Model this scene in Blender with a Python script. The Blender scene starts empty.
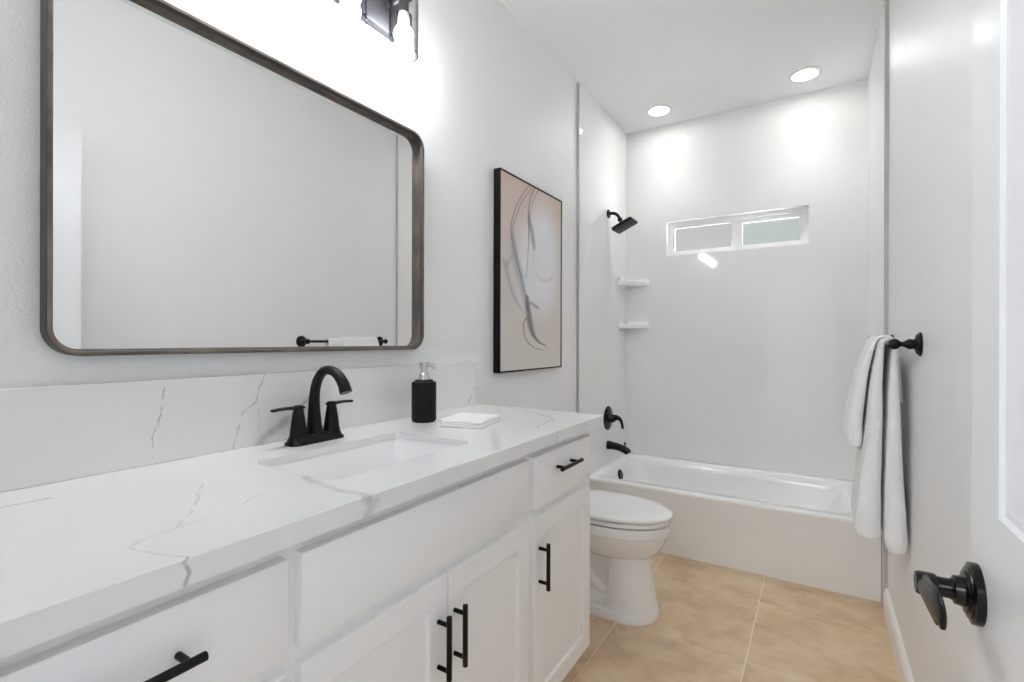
import bpy, bmesh, math, random
from mathutils import Vector, Matrix, noise
random.seed(7)
SC = bpy.context.scene
COL = SC.collection
R = math.radians

# ---------------------------------------------------------------- camera
W, YB, ZC = 1.5, 3.5863, 2.7515          # room width, back wall, ceiling
CAM = Vector((1.2376, 0.0, 1.1946))
yaw, pit, rol = R(31.9456), R(-0.0377), R(0.1391)
fw = Vector((-math.sin(yaw)*math.cos(pit), math.cos(yaw)*math.cos(pit), math.sin(pit)))
rt = Vector((math.cos(yaw), math.sin(yaw), 0)); up = rt.cross(fw)
r2 = math.cos(rol)*rt + math.sin(rol)*up; u2 = -math.sin(rol)*rt + math.cos(rol)*up
cd = bpy.data.cameras.new('camera'); cam = bpy.data.objects.new('camera', cd); COL.objects.link(cam)
m = Matrix((r2, u2, -fw)).transposed().to_4x4(); m.translation = CAM; cam.matrix_world = m
cd.sensor_width = 36; cd.lens = 490.19/1024*36; cd.clip_start = 0.02
SC.camera = cam

# ---------------------------------------------------------------- world, view, lights
wd = bpy.data.worlds.new('world'); SC.world = wd; wd.use_nodes = True
wd.node_tree.nodes['Background'].inputs[0].default_value = (.85, .92, 1, 1)
wd.node_tree.nodes['Background'].inputs[1].default_value = 0.6
vs = SC.view_settings
vs.view_transform = 'Standard'; vs.look = 'None'; vs.gamma = 1; vs.use_curve_mapping = False
vs.exposure = 0.46
SC.cycles.max_bounces = 16; SC.cycles.diffuse_bounces = 10; SC.cycles.glossy_bounces = 8
SC.cycles.transparent_max_bounces = 16; SC.cycles.sample_clamp_indirect = 6
SC.cycles.caustics_reflective = False; SC.cycles.caustics_refractive = False
BULB, CAN, HALL_FILL, PANE = 160.0, 32.0, 52.0, .74

def area_light(name, loc, rot, sx, sy, power, color=(1, 1, 1)):
    l = bpy.data.lights.new(name, 'AREA'); l.shape = 'RECTANGLE'; l.size = sx; l.size_y = sy
    l.energy = power; l.color = color
    o = bpy.data.objects.new(name, l); o.location = loc; o.rotation_euler = rot; COL.objects.link(o); return o
area_light('hall_fill_light', (.50, -2.3, 2.70), (0, 0, 0), .9, 1.2, HALL_FILL, (.86, .94, 1))  # unseen fill light added behind the camera, shining in through the doorway

def spot_light(name, loc, power, color):
    l = bpy.data.lights.new(name, 'SPOT'); l.energy = power; l.color = color; l.spot_size = R(104); l.spot_blend = 1; l.shadow_soft_size = .05
    o = bpy.data.objects.new(name, l); o.location = loc; COL.objects.link(o); return o
for x_ in (.327, 1.171): spot_light('downlight_beam', (x_, 3.326, ZC-.012), 10.0, (1, .985, .965))
area_light('daylight_from_yard', (1.7, 4.5, 1.25), (R(-112), 0, R(-38)), 1.2, 1.2, 900, (.95, .98, 1))

# ---------------------------------------------------------------- materials
def nodes_of(name):
    mt = bpy.data.materials.new(name); mt.use_nodes = True
    nt = mt.node_tree; b = nt.nodes['Principled BSDF']
    return mt, nt, b
def N(nt, t, **kw):
    n = nt.nodes.new(t)
    for k, v in kw.items(): setattr(n, k, v)
    return n
def basic(name, col, rough=.5, metal=0, spec=.5, coat=0, bump=None, bscale=60, bdetail=2, var=None, bdist=.002):
    mt, nt, b = nodes_of(name)
    b.inputs['Base Color'].default_value = (*col, 1); b.inputs['Roughness'].default_value = rough
    b.inputs['Metallic'].default_value = metal; b.inputs['Specular IOR Level'].default_value = spec
    b.inputs['Coat Weight'].default_value = coat; b.inputs['Coat Roughness'].default_value = .05
    tc = N(nt, 'ShaderNodeTexCoord')
    if bump:
        nz = N(nt, 'ShaderNodeTexNoise'); nz.inputs['Scale'].default_value = bscale; nz.inputs['Detail'].default_value = bdetail
        bp = N(nt, 'ShaderNodeBump'); bp.inputs['Strength'].default_value = bump; bp.inputs['Distance'].default_value = bdist
        nt.links.new(tc.outputs['Object'], nz.inputs['Vector'])
        nt.links.new(nz.outputs['Fac'], bp.inputs['Height']); nt.links.new(bp.outputs['Normal'], b.inputs['Normal'])
    if var:
        nz = N(nt, 'ShaderNodeTexNoise'); nz.inputs['Scale'].default_value = var[0]; nz.inputs['Detail'].default_value = 4
        mp = N(nt, 'ShaderNodeMapping'); mp.inputs['Scale'].default_value = var[3] if len(var) > 3 else (1, 1, 1)
        cr = N(nt, 'ShaderNodeValToRGB'); cr.color_ramp.elements[0].color = (*var[1], 1); cr.color_ramp.elements[1].color = (*var[2], 1)
        cr.color_ramp.elements[0].position = .3; cr.color_ramp.elements[1].position = .7
        nt.links.new(tc.outputs['Object'], mp.inputs['Vector']); nt.links.new(mp.outputs['Vector'], nz.inputs['Vector'])
        nt.links.new(nz.outputs['Fac'], cr.inputs['Fac']); nt.links.new(cr.outputs['Color'], b.inputs['Base Color'])
    return mt
def emit(name, col, s):
    mt = bpy.data.materials.new(name); mt.use_nodes = True; nt = mt.node_tree; nt.nodes.clear()
    e = N(nt, 'ShaderNodeEmission'); e.inputs[0].default_value = (*col, 1); e.inputs[1].default_value = s
    o = N(nt, 'ShaderNodeOutputMaterial'); nt.links.new(e.outputs[0], o.inputs[0]); return mt

def seg_mask(nt, pvec, segs, off):
    """max over soft line segments: each (A, B, width, strength)"""
    acc = None
    for A, B, w, s in segs:
        A = Vector(A)-Vector(off); B = Vector(B)-Vector(off); AB = B-A; l2 = max(AB.length_squared, 1e-9)
        sub = N(nt, 'ShaderNodeVectorMath', operation='SUBTRACT'); nt.links.new(pvec, sub.inputs[0]); sub.inputs[1].default_value = A
        dot = N(nt, 'ShaderNodeVectorMath', operation='DOT_PRODUCT'); nt.links.new(sub.outputs[0], dot.inputs[0]); dot.inputs[1].default_value = AB/l2
        cl = N(nt, 'ShaderNodeMath', operation='MULTIPLY', use_clamp=True); nt.links.new(dot.outputs['Value'], cl.inputs[0]); cl.inputs[1].default_value = 1
        sc = N(nt, 'ShaderNodeVectorMath', operation='SCALE'); sc.inputs[0].default_value = AB; nt.links.new(cl.outputs[0], sc.inputs['Scale'])
        ds = N(nt, 'ShaderNodeVectorMath', operation='DISTANCE'); nt.links.new(sub.outputs[0], ds.inputs[0]); nt.links.new(sc.outputs[0], ds.inputs[1])
        mr = N(nt, 'ShaderNodeMapRange'); mr.inputs['From Min'].default_value = w*.25; mr.inputs['From Max'].default_value = w
        mr.inputs['To Min'].default_value = s; mr.inputs['To Max'].default_value = 0
        nt.links.new(ds.outputs['Value'], mr.inputs['Value'])
        if acc is None: acc = mr.outputs[0]
        else:
            mx = N(nt, 'ShaderNodeMath', operation='MAXIMUM'); nt.links.new(acc, mx.inputs[0]); nt.links.new(mr.outputs[0], mx.inputs[1]); acc = mx.outputs[0]
    return acc
def warped(nt, amp, scale):
    tc = N(nt, 'ShaderNodeTexCoord'); nz = N(nt, 'ShaderNodeTexNoise'); nz.inputs['Scale'].default_value = scale; nz.inputs['Detail'].default_value = 3
    s = N(nt, 'ShaderNodeVectorMath', operation='SUBTRACT'); s.inputs[1].default_value = (.5, .5, .5)
    k = N(nt, 'ShaderNodeVectorMath', operation='SCALE'); k.inputs['Scale'].default_value = amp
    a = N(nt, 'ShaderNodeVectorMath', operation='ADD')
    L = nt.links.new
    L(tc.outputs['Object'], nz.inputs['Vector']); L(nz.outputs['Color'], s.inputs[0]); L(s.outputs[0], k.inputs[0])
    L(tc.outputs['Object'], a.inputs[0]); L(k.outputs[0], a.inputs[1]); return a.outputs[0], tc
def mixcol(nt, fac, a, b):
    x = N(nt, 'ShaderNodeMix', data_type='RGBA')
    for s, v in ((x.inputs[0], fac), (x.inputs[6], a), (x.inputs[7], b)):
        if isinstance(v, (tuple, list)): s.default_value = (*v, 1)
        elif isinstance(v, (int, float)): s.default_value = v
        else: nt.links.new(v, s)
    return x.outputs[2]

M = {}
M['paint'] = basic('wall_paint', (.83, .83, .83), .36, bump=.5, bscale=150, bdist=.005)
M['ceil'] = basic('ceiling_paint', (.83, .83, .83), .6, bump=.1, bscale=110)
M['surround'] = basic('glossy_surround', (.81, .81, .805), .045, bump=.012, bscale=7, bdetail=1)
M['trimw'] = basic('white_trim_paint', (.84, .84, .84), .3)
M['doorp'] = basic('door_paint', (.80, .80, .81), .3)
M['cab'] = basic('cabinet_paint', (.89, .89, .895), .38)
M['porc'] = basic('porcelain', (.86, .86, .86), .08, coat=.4)
M['acryl'] = basic('tub_acrylic', (.86, .86, .855), .14, coat=.2)
M['black'] = basic('matte_black_metal', (.004, .004, .0045), .36, spec=.22)
M['bronze'] = basic('oil_rubbed_black', (.0045, .004, .004), .24, spec=.28)
M['blackframe'] = basic('black_frame', (.004, .004, .004), .5, spec=.15)
M['alu'] = basic('satin_edge_metal', (.52, .52, .52), .45, metal=.2)
M['chrome'] = basic('brushed_chrome', (.62, .61, .59), .25, metal=1)
M['stone'] = basic('black_resin', (.005, .005, .006), .62, spec=.25, bump=.25, bscale=300)
M['towel'] = basic('terry_cloth', (.86, .86, .86), .95, spec=.1, bump=.8, bscale=420)
M['wash'] = basic('white_cotton', (.88, .88, .88), .95, spec=.1, bump=.5, bscale=380)
M['wood'] = basic('weathered_wood', (.1, .075, .06), .5, bump=.3, bscale=60, var=(9, (.04, .030, .025), (.20, .148, .118), (5, 1.2, 1.2)))
M['darkwood'] = basic('dark_frame_side', (.045, .045, .042), .5)
M['plate'] = basic('dark_bronze_plate', (.022, .022, .025), .5, metal=0)
M['vinyl'] = basic('white_vinyl', (.88, .88, .88), .3)
M['mirror'] = basic('silvered_glass', (.9, .905, .9), .0, metal=1)
M['socket'] = basic('bulb_base', (.75, .75, .75), .4)
M['bulb'] = emit('lit_bulb', (.975, .99, 1), BULB)
M['lens'] = emit('lit_lens', (1, .985, .965), CAN)
M['dark'] = basic('dark_gap', (.05, .05, .05), .8)

def make_shade():
    mt = bpy.data.materials.new('clear_glass_shade'); mt.use_nodes = True; nt = mt.node_tree; nt.nodes.clear()
    o = N(nt, 'ShaderNodeOutputMaterial'); mx = N(nt, 'ShaderNodeMixShader'); t = N(nt, 'ShaderNodeBsdfTransparent'); g = N(nt, 'ShaderNodeBsdfGlossy')
    g.inputs['Roughness'].default_value = .03
    lw = N(nt, 'ShaderNodeLayerWeight'); lw.inputs['Blend'].default_value = .5
    pw = N(nt, 'ShaderNodeMath', operation='POWER'); pw.inputs[1].default_value = 3; nt.links.new(lw.outputs['Facing'], pw.inputs[0])
    nt.links.new(mixcol(nt, pw.outputs[0], (.97, .975, .98), (.06, .065, .07)), t.inputs[0])
    ml = N(nt, 'ShaderNodeMapRange'); ml.inputs['To Min'].default_value = .03; ml.inputs['To Max'].default_value = .45; nt.links.new(pw.outputs[0], ml.inputs['Value'])
    nt.links.new(ml.outputs[0], mx.inputs[0]); nt.links.new(t.outputs[0], mx.inputs[1]); nt.links.new(g.outputs[0], mx.inputs[2]); nt.links.new(mx.outputs[0], o.inputs[0])
    return mt
M['shade'] = make_shade()
def make_rim():
    mt = bpy.data.materials.new('glass_rim'); mt.use_nodes = True; nt = mt.node_tree; nt.nodes.clear()
    o = N(nt, 'ShaderNodeOutputMaterial'); mx = N(nt, 'ShaderNodeMixShader'); t = N(nt, 'ShaderNodeBsdfTransparent'); g = N(nt, 'ShaderNodeBsdfGlossy')
    t.inputs[0].default_value = (.14, .15, .16, 1); g.inputs['Roughness'].default_value = .1; mx.inputs[0].default_value = .06
    nt.links.new(t.outputs[0], mx.inputs[1]); nt.links.new(g.outputs[0], mx.inputs[2]); nt.links.new(mx.outputs[0], o.inputs[0]); return mt
M['rim'] = make_rim()
def make_pane(name, col, s):
    mt, nt, b = nodes_of(name)
    b.inputs['Base Color'].default_value = (.12, .12, .12, 1); b.inputs['Roughness'].default_value = .25
    tc = N(nt, 'ShaderNodeTexCoord'); nz = N(nt, 'ShaderNodeTexNoise'); nz.inputs['Scale'].default_value = 260
    bp = N(nt, 'ShaderNodeBump'); bp.inputs['Strength'].default_value = .4; bp.inputs['Distance'].default_value = .002
    nt.links.new(tc.outputs['Object'], nz.inputs['Vector']); nt.links.new(nz.outputs['Fac'], bp.inputs['Height']); nt.links.new(bp.outputs['Normal'], b.inputs['Normal'])
    b.inputs['Alpha'].default_value = .72
    b.inputs['Emission Color'].default_value = (*col, 1); b.inputs['Emission Strength'].default_value = s
    return mt
M['pane'] = make_pane('frosted_pane', (.52, .515, .51), PANE*.75)
M['pane_green'] = make_pane('frosted_pane_green', (.47, .53, .49), PANE*.75)

def make_quartz(off):
    mt, nt, b = nodes_of('veined_quartz')
    p, tc = warped(nt, .02, 26)
    T = .9252
    top = lambda *q: [(x, y, T) for x, y in q]
    bk = lambda *q: [(.02, y, z) for y, z in q]
    fr = lambda *q: [(.577, y, z) for y, z in q]
    lines = [  # points, width, strength
        (top((.131, .325), (.163, .394), (.238, .488)), .0025, .28), (top((.238, .488), (.313, .44), (.356, .422), (.405, .385), (.459, .341)), .0032, .28),
        (top((.405, .505), (.438, .444), (.451, .399), (.461, .343), (.468, .294), (.479, .277), (.505, .28), (.542, .292), (.575, .302)), .0032, .24),
        (top((.13, .19), (.127, .265), (.131, .292)), .007, .4),
        (top((.38, .606), (.43, .590), (.506, .582), (.577, .592)), .013, .26),
        (top((.15, 1.70), (.225, 1.647), (.344, 1.596), (.43, 1.538), (.475, 1.489)), .006, .4), (top((.475, 1.489), (.485, 1.40), (.50, 1.324)), .006, .38),
        (top((.43, 1.538), (.40, 1.65), (.382, 1.69)), .006, .18), (top((.475, 1.489), (.44, 1.43), (.41, 1.36)), .004, .35),
        (bk((.517, 1.107), (.507, 1.078), (.494, .999), (.486, .968), (.488, .925)), .0028, .55),
        (bk((.741, 1.107), (.717, 1.038), (.684, 1.012), (.666, .955), (.659, .925)), .0028, .5), (bk((.717, 1.038), (.728, .976), (.722, .925)), .0025, .3),
        (bk((.722, .925), (.76, .956), (.80, .975)), .016, .42), (bk((.79, .972), (.83, 1.0), (.874, 1.033), (.90, 1.107)), .008, .38),
        (bk((1.66, .995), (1.62, .945)), .006, .4),
        (fr((.302, .925), (.296, .919), (.305, .906), (.298, .89)), .004, .6),
        (fr((.584, .925), (.600, .906), (.588, .892)), .013, .36), (fr((.600, .906), (.612, .914)), .008, .34),
        (fr((1.322, .925), (1.315, .889)), .004, .35), (fr((1.014, .925), (1.01, .889)), .002, .25),
    ]
    segs = []
    for pts, w, s in lines:
        for A, B in zip(pts[:-1], pts[1:]): segs.append((A, B, w, s))
    mask = seg_mask(nt, p, segs, off)
    nz = N(nt, 'ShaderNodeTexNoise'); nz.inputs['Scale'].default_value = 22; nz.inputs['Detail'].default_value = 3
    nt.links.new(tc.outputs['Object'], nz.inputs['Vector'])
    mr = N(nt, 'ShaderNodeMapRange'); mr.inputs['From Min'].default_value = .35; mr.inputs['From Max'].default_value = .6
    mr.inputs['To Min'].default_value = .6; mr.inputs['To Max'].default_value = 1
    nt.links.new(nz.outputs['Fac'], mr.inputs['Value'])
    ml = N(nt, 'ShaderNodeMath', operation='MULTIPLY'); nt.links.new(mask, ml.inputs[0]); nt.links.new(mr.outputs[0], ml.inputs[1])
    n2 = N(nt, 'ShaderNodeTexNoise'); n2.inputs['Scale'].default_value = 5; n2.inputs['Detail'].default_value = 5
    nt.links.new(tc.outputs['Object'], n2.inputs['Vector'])
    r2_ = N(nt, 'ShaderNodeMapRange'); r2_.inputs['From Min'].default_value = .5; r2_.inputs['From Max'].default_value = .8; r2_.inputs['To Max'].default_value = .10
    nt.links.new(n2.outputs['Fac'], r2_.inputs['Value'])
    base = mixcol(nt, r2_.outputs[0], (.80, .80, .797), (.62, .62, .63))
    c = mixcol(nt, ml.outputs[0], base, (.13, .13, .14))
    nt.links.new(c, b.inputs['Base Color']); b.inputs['Roughness'].default_value = .16
    return mt

def make_floor():
    mt, nt, b = nodes_of('tan_stone_tile'); L = nt.links.new
    tc = N(nt, 'ShaderNodeTexCoord'); sp = N(nt, 'ShaderNodeSeparateXYZ'); L(tc.outputs['Object'], sp.inputs[0])
    S = .498
    def line(sock, o, hi):
        a = N(nt, 'ShaderNodeMath', operation='SUBTRACT'); L(sock, a.inputs[0]); a.inputs[1].default_value = o - 20*S
        d = N(nt, 'ShaderNodeMath', operation='DIVIDE'); L(a.outputs[0], d.inputs[0]); d.inputs[1].default_value = S
        f = N(nt, 'ShaderNodeMath', operation='FRACT'); L(d.outputs[0], f.inputs[0])
        fl = N(nt, 'ShaderNodeMath', operation='FLOOR'); L(d.outputs[0], fl.inputs[0])
        s = N(nt, 'ShaderNodeMath', operation='SUBTRACT'); L(f.outputs[0], s.inputs[0]); s.inputs[1].default_value = .5
        ab = N(nt, 'ShaderNodeMath', operation='ABSOLUTE'); L(s.outputs[0], ab.inputs[0])
        mr = N(nt, 'ShaderNodeMapRange'); L(ab.outputs[0], mr.inputs['Value']); mr.inputs['From Min'].default_value = .5-.0052; mr.inputs['From Max'].default_value = .5-.0036; mr.inputs['To Max'].default_value = hi
        return mr.outputs[0], fl.outputs[0]
    lx, fx = line(sp.outputs[0], 1.0126, 1); ly, fy = line(sp.outputs[1], 2.008, .38)
    mx = N(nt, 'ShaderNodeMath', operation='MAXIMUM'); L(lx, mx.inputs[0]); L(ly, mx.inputs[1])
    cb = N(nt, 'ShaderNodeCombineXYZ'); L(fx, cb.inputs[0]); L(fy, cb.inputs[1])
    k = N(nt, 'ShaderNodeVectorMath', operation='SCALE'); k.inputs['Scale'].default_value = 3.7; L(cb.outputs[0], k.inputs[0])
    ad = N(nt, 'ShaderNodeVectorMath', operation='ADD'); L(tc.outputs['Object'], ad.inputs[0]); L(k.outputs[0], ad.inputs[1])
    mp = N(nt, 'ShaderNodeMapping'); mp.inputs['Rotation'].default_value = (0, 0, .5); mp.inputs['Scale'].default_value = (1, 1.3, 1); L(ad.outputs[0], mp.inputs['Vector'])
    n1 = N(nt, 'ShaderNodeTexNoise'); n1.inputs['Scale'].default_value = 4.5; n1.inputs['Detail'].default_value = 8; n1.inputs['Roughness'].default_value = .68; n1.inputs['Distortion'].default_value = .3; L(mp.outputs[0], n1.inputs['Vector'])
    cr = N(nt, 'ShaderNodeValToRGB'); e = cr.color_ramp.elements
    e[0].position = .3; e[0].color = (.47, .33, .205, 1); e[1].position = .72; e[1].color = (.76, .63, .45, 1)
    x = cr.color_ramp.elements.new(.5); x.color = (.66, .475, .30, 1)
    L(n1.outputs['Fac'], cr.inputs['Fac'])
    n2 = N(nt, 'ShaderNodeTexNoise'); n2.inputs['Scale'].default_value = 14; n2.inputs['Detail'].default_value = 8; n2.inputs['Distortion'].default_value = 1.4; L(mp.outputs[0], n2.inputs['Vector'])
    m2 = N(nt, 'ShaderNodeMapRange'); m2.inputs['From Min'].default_value = .55; m2.inputs['From Max'].default_value = .75; m2.inputs['To Max'].default_value = .35; L(n2.outputs['Fac'], m2.inputs['Value'])
    c = mixcol(nt, m2.outputs[0], cr.outputs['Color'], (.70, .62, .49))
    wn = N(nt, 'ShaderNodeTexWhiteNoise', noise_dimensions='2D'); L(cb.outputs[0], wn.inputs['Vector'])
    m3 = N(nt, 'ShaderNodeMapRange'); m3.inputs['To Max'].default_value = .16; L(wn.outputs['Value'], m3.inputs['Value'])
    c = mixcol(nt, m3.outputs[0], c, (.58, .50, .39))
    c = mixcol(nt, mx.outputs[0], c, (.80, .69, .54))
    L(c, b.inputs['Base Color']); b.inputs['Roughness'].default_value = .38
    bp = N(nt, 'ShaderNodeBump'); bp.inputs['Strength'].default_value = .25; bp.inputs['Distance'].default_value = .002
    iv = N(nt, 'ShaderNodeMath', operation='SUBTRACT'); iv.inputs[0].default_value = 1; L(mx.outputs[0], iv.inputs[1]); L(iv.outputs[0], bp.inputs['Height']); L(bp.outputs['Normal'], b.inputs['Normal'])
    return mt
M['floor'] = make_floor()

def make_art(off):
    mt, nt, b = nodes_of('smoke_print'); L = nt.links.new
    p, tc = warped(nt, .012, 9)
    sp = N(nt, 'ShaderNodeSeparateXYZ'); L(tc.outputs['Object'], sp.inputs[0])
    mr = N(nt, 'ShaderNodeMapRange'); mr.inputs['From Min'].default_value = 0; mr.inputs['From Max'].default_value = .92; L(sp.outputs[2], mr.inputs['Value'])
    cr = N(nt, 'ShaderNodeValToRGB'); e = cr.color_ramp.elements
    e[0].position = 0; e[0].color = (.68, .635, .60, 1); e[1].position = 1; e[1].color = (.56, .41, .35, 1)  # print's own gradient, lower tones also lightened to stand for reflected light
    x = cr.color_ramp.elements.new(.35); x.color = (.64, .585, .55, 1); x = cr.color_ramp.elements.new(.72); x.color = (.60, .51, .47, 1)
    L(mr.outputs[0], cr.inputs['Fac'])
    X = .033
    def segs(pts, w, s): return [((X, *a), (X, *b_), w, s) for a, b_ in zip(pts[:-1], pts[1:])]
    Y0, Z0 = 1.82, 1.045
    ps = N(nt, 'ShaderNodeSeparateXYZ'); L(p, ps.inputs[0])
    def axis(sock, o, k):
        a = N(nt, 'ShaderNodeMath', operation='ADD'); L(sock, a.inputs[0]); a.inputs[1].default_value = o
        d = N(nt, 'ShaderNodeMath', operation='DIVIDE'); L(a.outputs[0], d.inputs[0]); d.inputs[1].default_value = k; return d.outputs[0]
    zn = axis(ps.outputs[2], off[2]-Z0, .94); yn = axis(ps.outputs[1], off[1]-Y0, .64)
    def fcurve(pts):
        n = N(nt, 'ShaderNodeFloatCurve'); c_ = n.mapping.curves[0]; pts = sorted(pts)
        while len(c_.points) > 2: c_.points.remove(c_.points[-1])
        for k, q in enumerate(pts):
            if k < 2: c_.points[k].location = q
            else: c_.points.new(*q)
        for q in c_.points: q.handle_type = 'AUTO_CLAMPED'
        n.mapping.update(); L(zn, n.inputs['Value']); return n.outputs[0]
    def wisps(lines, base, col):
        """each wisp: rows (z, y, width) from top to bottom, and a strength"""
        for rows, st in lines:
            nz_ = [((z-Z0)/.94, (y-Y0)/.64, w/.2) for z, y, w in rows]
            fy_ = fcurve([(a, b2) for a, b2, c2 in nz_]); fw_ = fcurve([(a, c2) for a, b2, c2 in nz_])
            zs = sorted(a for a, b2, c2 in nz_); e_ = .012
            fs_ = fcurve([(zs[0]-e_, 0), (zs[0]+e_, st), (zs[-1]-e_, st), (zs[-1]+e_, 0)] if zs[-1] < .97 else [(zs[0]-e_, 0), (zs[0]+e_, st), (1, st)])
            d = N(nt, 'ShaderNodeMath', operation='SUBTRACT'); L(yn, d.inputs[0]); L(fy_, d.inputs[1])
            ab = N(nt, 'ShaderNodeMath', operation='ABSOLUTE'); L(d.outputs[0], ab.inputs[0])
            w_ = N(nt, 'ShaderNodeMath', operation='MULTIPLY'); L(fw_, w_.inputs[0]); w_.inputs[1].default_value = .2/.64
            q = N(nt, 'ShaderNodeMath', operation='DIVIDE'); L(ab.outputs[0], q.inputs[0]); L(w_.outputs[0], q.inputs[1])
            mr_ = N(nt, 'ShaderNodeMapRange'); mr_.inputs['From Min'].default_value = .35; mr_.inputs['From Max'].default_value = 1; mr_.inputs['To Min'].default_value = 1; mr_.inputs['To Max'].default_value = 0; L(q.outputs[0], mr_.inputs['Value'])
            mu = N(nt, 'ShaderNodeMath', operation='MULTIPLY'); L(mr_.outputs[0], mu.inputs[0]); L(fs_, mu.inputs[1])
            base = mixcol(nt, mu.outputs[0], base, col)
        return base
    veil_reflection = segs([(2.24, 1.72), (2.26, 1.60), (2.22, 1.50)], .24, .8) + segs([(2.09, 1.68), (2.06, 1.55), (2.1, 1.44)], .15, .65)  # pale veil of the print, with the window's reflection painted into it
    c = mixcol(nt, seg_mask(nt, p, veil_reflection, off), cr.outputs['Color'], (.80, .83, .89))
    c = wisps([([(1.70, 1.93, .02), (1.62, 1.95, .045), (1.53, 1.99, .052), (1.43, 2.035, .04), (1.35, 2.068, .03)], .62),
               ([(1.56, 1.868, .030), (1.50, 1.89, .024), (1.45, 1.915, .018), (1.38, 1.97, .018), (1.335, 2.04, .018)], .55),
               ([(1.60, 1.935, .012), (1.57, 1.915, .02), (1.54, 1.89, .02)], .4)], c, (.27, .29, .36))
    c = wisps([([(1.985, 2.115, .007), (1.881, 2.01, .0075), (1.791, 1.947, .008), (1.706, 1.921, .009), (1.618, 1.948, .009), (1.53, 1.993, .008), (1.44, 2.04, .008), (1.354, 2.07, .008)], .62),
               ([(1.985, 2.15, .007), (1.872, 2.029, .007), (1.786, 1.969, .007), (1.705, 1.938, .008), (1.612, 1.966, .008), (1.50, 2.02, .006)], .55),
               ([(1.985, 2.165, .010), (1.888, 2.096, .011), (1.811, 2.082, .012), (1.748, 2.087, .010), (1.65, 2.082, .006), (1.50, 2.06, .005)], .62),
               ([(1.985, 2.20, .007), (1.868, 2.116, .007), (1.809, 2.097, .007), (1.70, 2.082, .006)], .5),
               ([(1.82, 2.084, .008), (1.77, 2.098, .026), (1.71, 2.122, .030), (1.655, 2.14, .018)], .62)], c, (.14, .12, .125))
    c = mixcol(nt, seg_mask(nt, p, segs([(2.159, 1.541), (2.185, 1.515), (2.23, 1.503), (2.288, 1.509), (2.34, 1.53)], .014, .22), off), c, (.14, .12, .125))
    c = wisps([([(1.41, 2.070, .022), (1.34, 2.083, .036), (1.28, 2.100, .040), (1.23, 2.128, .033), (1.195, 2.175, .026), (1.174, 2.235, .020), (1.163, 2.275, .010)], .8),
               ([(1.30, 2.058, .014), (1.275, 2.036, .008), (1.232, 2.043, .008), (1.19, 2.078, .010), (1.165, 2.13, .014), (1.152, 2.19, .016)], .7)], c, (.085, .058, .05))
    c = mixcol(nt, seg_mask(nt, p, segs([(2.185, 1.362), (2.15, 1.370), (2.099, 1.383)], .011, .55), off), c, (.085, .058, .05))
    L(c, b.inputs['Base Color']); b.inputs['Roughness'].default_value = .24; b.inputs['Coat Weight'].default_value = .3; b.inputs['Coat Roughness'].default_value = .2
    return mt

# ---------------------------------------------------------------- mesh helpers
BASE = {}
def finish(name, bm, mat, parent=None, base=None, smooth=35):
    b = BASE[parent.name] if parent else Vector(base if base else (0, 0, 0))
    bmesh.ops.remove_doubles(bm, verts=bm.verts, dist=1e-6)
    if smooth: bmesh.ops.recalc_face_normals(bm, faces=bm.faces)
    bmesh.ops.translate(bm, verts=bm.verts, vec=-b)
    me = bpy.data.meshes.new(name); bm.to_mesh(me); bm.free()
    if smooth:
        for p in me.polygons: p.use_smooth = True
        me.set_sharp_from_angle(angle=R(smooth))
    for mm in (mat if isinstance(mat, list) else [mat]): me.materials.append(mm)
    o = bpy.data.objects.new(name, me); COL.objects.link(o)
    if parent: o.parent = parent
    else: o.location = b
    BASE[o.name] = b
    return o
def tag(o, label, cat, group=None):
    o['label'] = label; o['category'] = cat
    if group: o['group'] = group
    return o
def thing(name, loc, label, cat, group=None):
    o = bpy.data.objects.new(name, None); o.empty_display_size = .05; o.location = loc; COL.objects.link(o)
    BASE[o.name] = Vector(loc); return tag(o, label, cat, group)
def struct(name, bm, mat, smooth=35):
    o = finish(name, bm, mat, smooth=smooth); o['kind'] = 'structure'; return o

def box(bm, lo, hi, bev=0, seg=2):
    r = bmesh.ops.create_cube(bm, size=1)
    vs_ = r['verts']
    for v in vs_:
        v.co = Vector([lo[i] if v.co[i] < 0 else hi[i] for i in range(3)])
    if bev:
        es = list({e for v in vs_ for e in v.link_edges})
        bmesh.ops.bevel(bm, geom=es, offset=bev, segments=seg, profile=.5, affect='EDGES')
    return bm
def rrect(cx, cy, hx, hy, r, n=6):
    r = min(r, hx*.999, hy*.999); pts = []
    for k, (sx, sy) in enumerate(((1, 1), (-1, 1), (-1, -1), (1, -1))):
        for i in range(n+1):
            a = math.pi/2*(k+i/n)
            pts.append((cx+sx*(hx-r)+r*math.cos(a), cy+sy*(hy-r)+r*math.sin(a)))
    return pts
def loft(bm, loops, caps=(True, True), ring=False):
    vl = [[bm.verts.new(p) for p in lp] for lp in loops]
    pairs = list(zip(vl[:-1], vl[1:])) + ([(vl[-1], vl[0])] if ring else [])
    for a, b in pairs:
        n = len(a)
        for i in range(n):
            j = (i+1) % n
            try: bm.faces.new((a[i], a[j], b[j], b[i]))
            except ValueError: pass
    if not ring:
        if caps[0]: bm.faces.new(list(reversed(vl[0])))
        if caps[1]: bm.faces.new(vl[-1])
    return vl
def zloop(pts, z): return [(x, y, z) for x, y in pts]
def lathe(bm, prof, origin, axis, seg=24):
    """prof: (radius, distance along axis)"""
    ax = Vector(axis).normalized(); a = ax.orthogonal().normalized(); b = ax.cross(a); o = Vector(origin)
    loops = []
    for r, h in prof:
        r = max(r, 1e-4)
        loops.append([o+ax*h+(a*math.cos(t)+b*math.sin(t))*r for t in [2*math.pi*i/seg for i in range(seg)]])
    loft(bm, loops)
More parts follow.
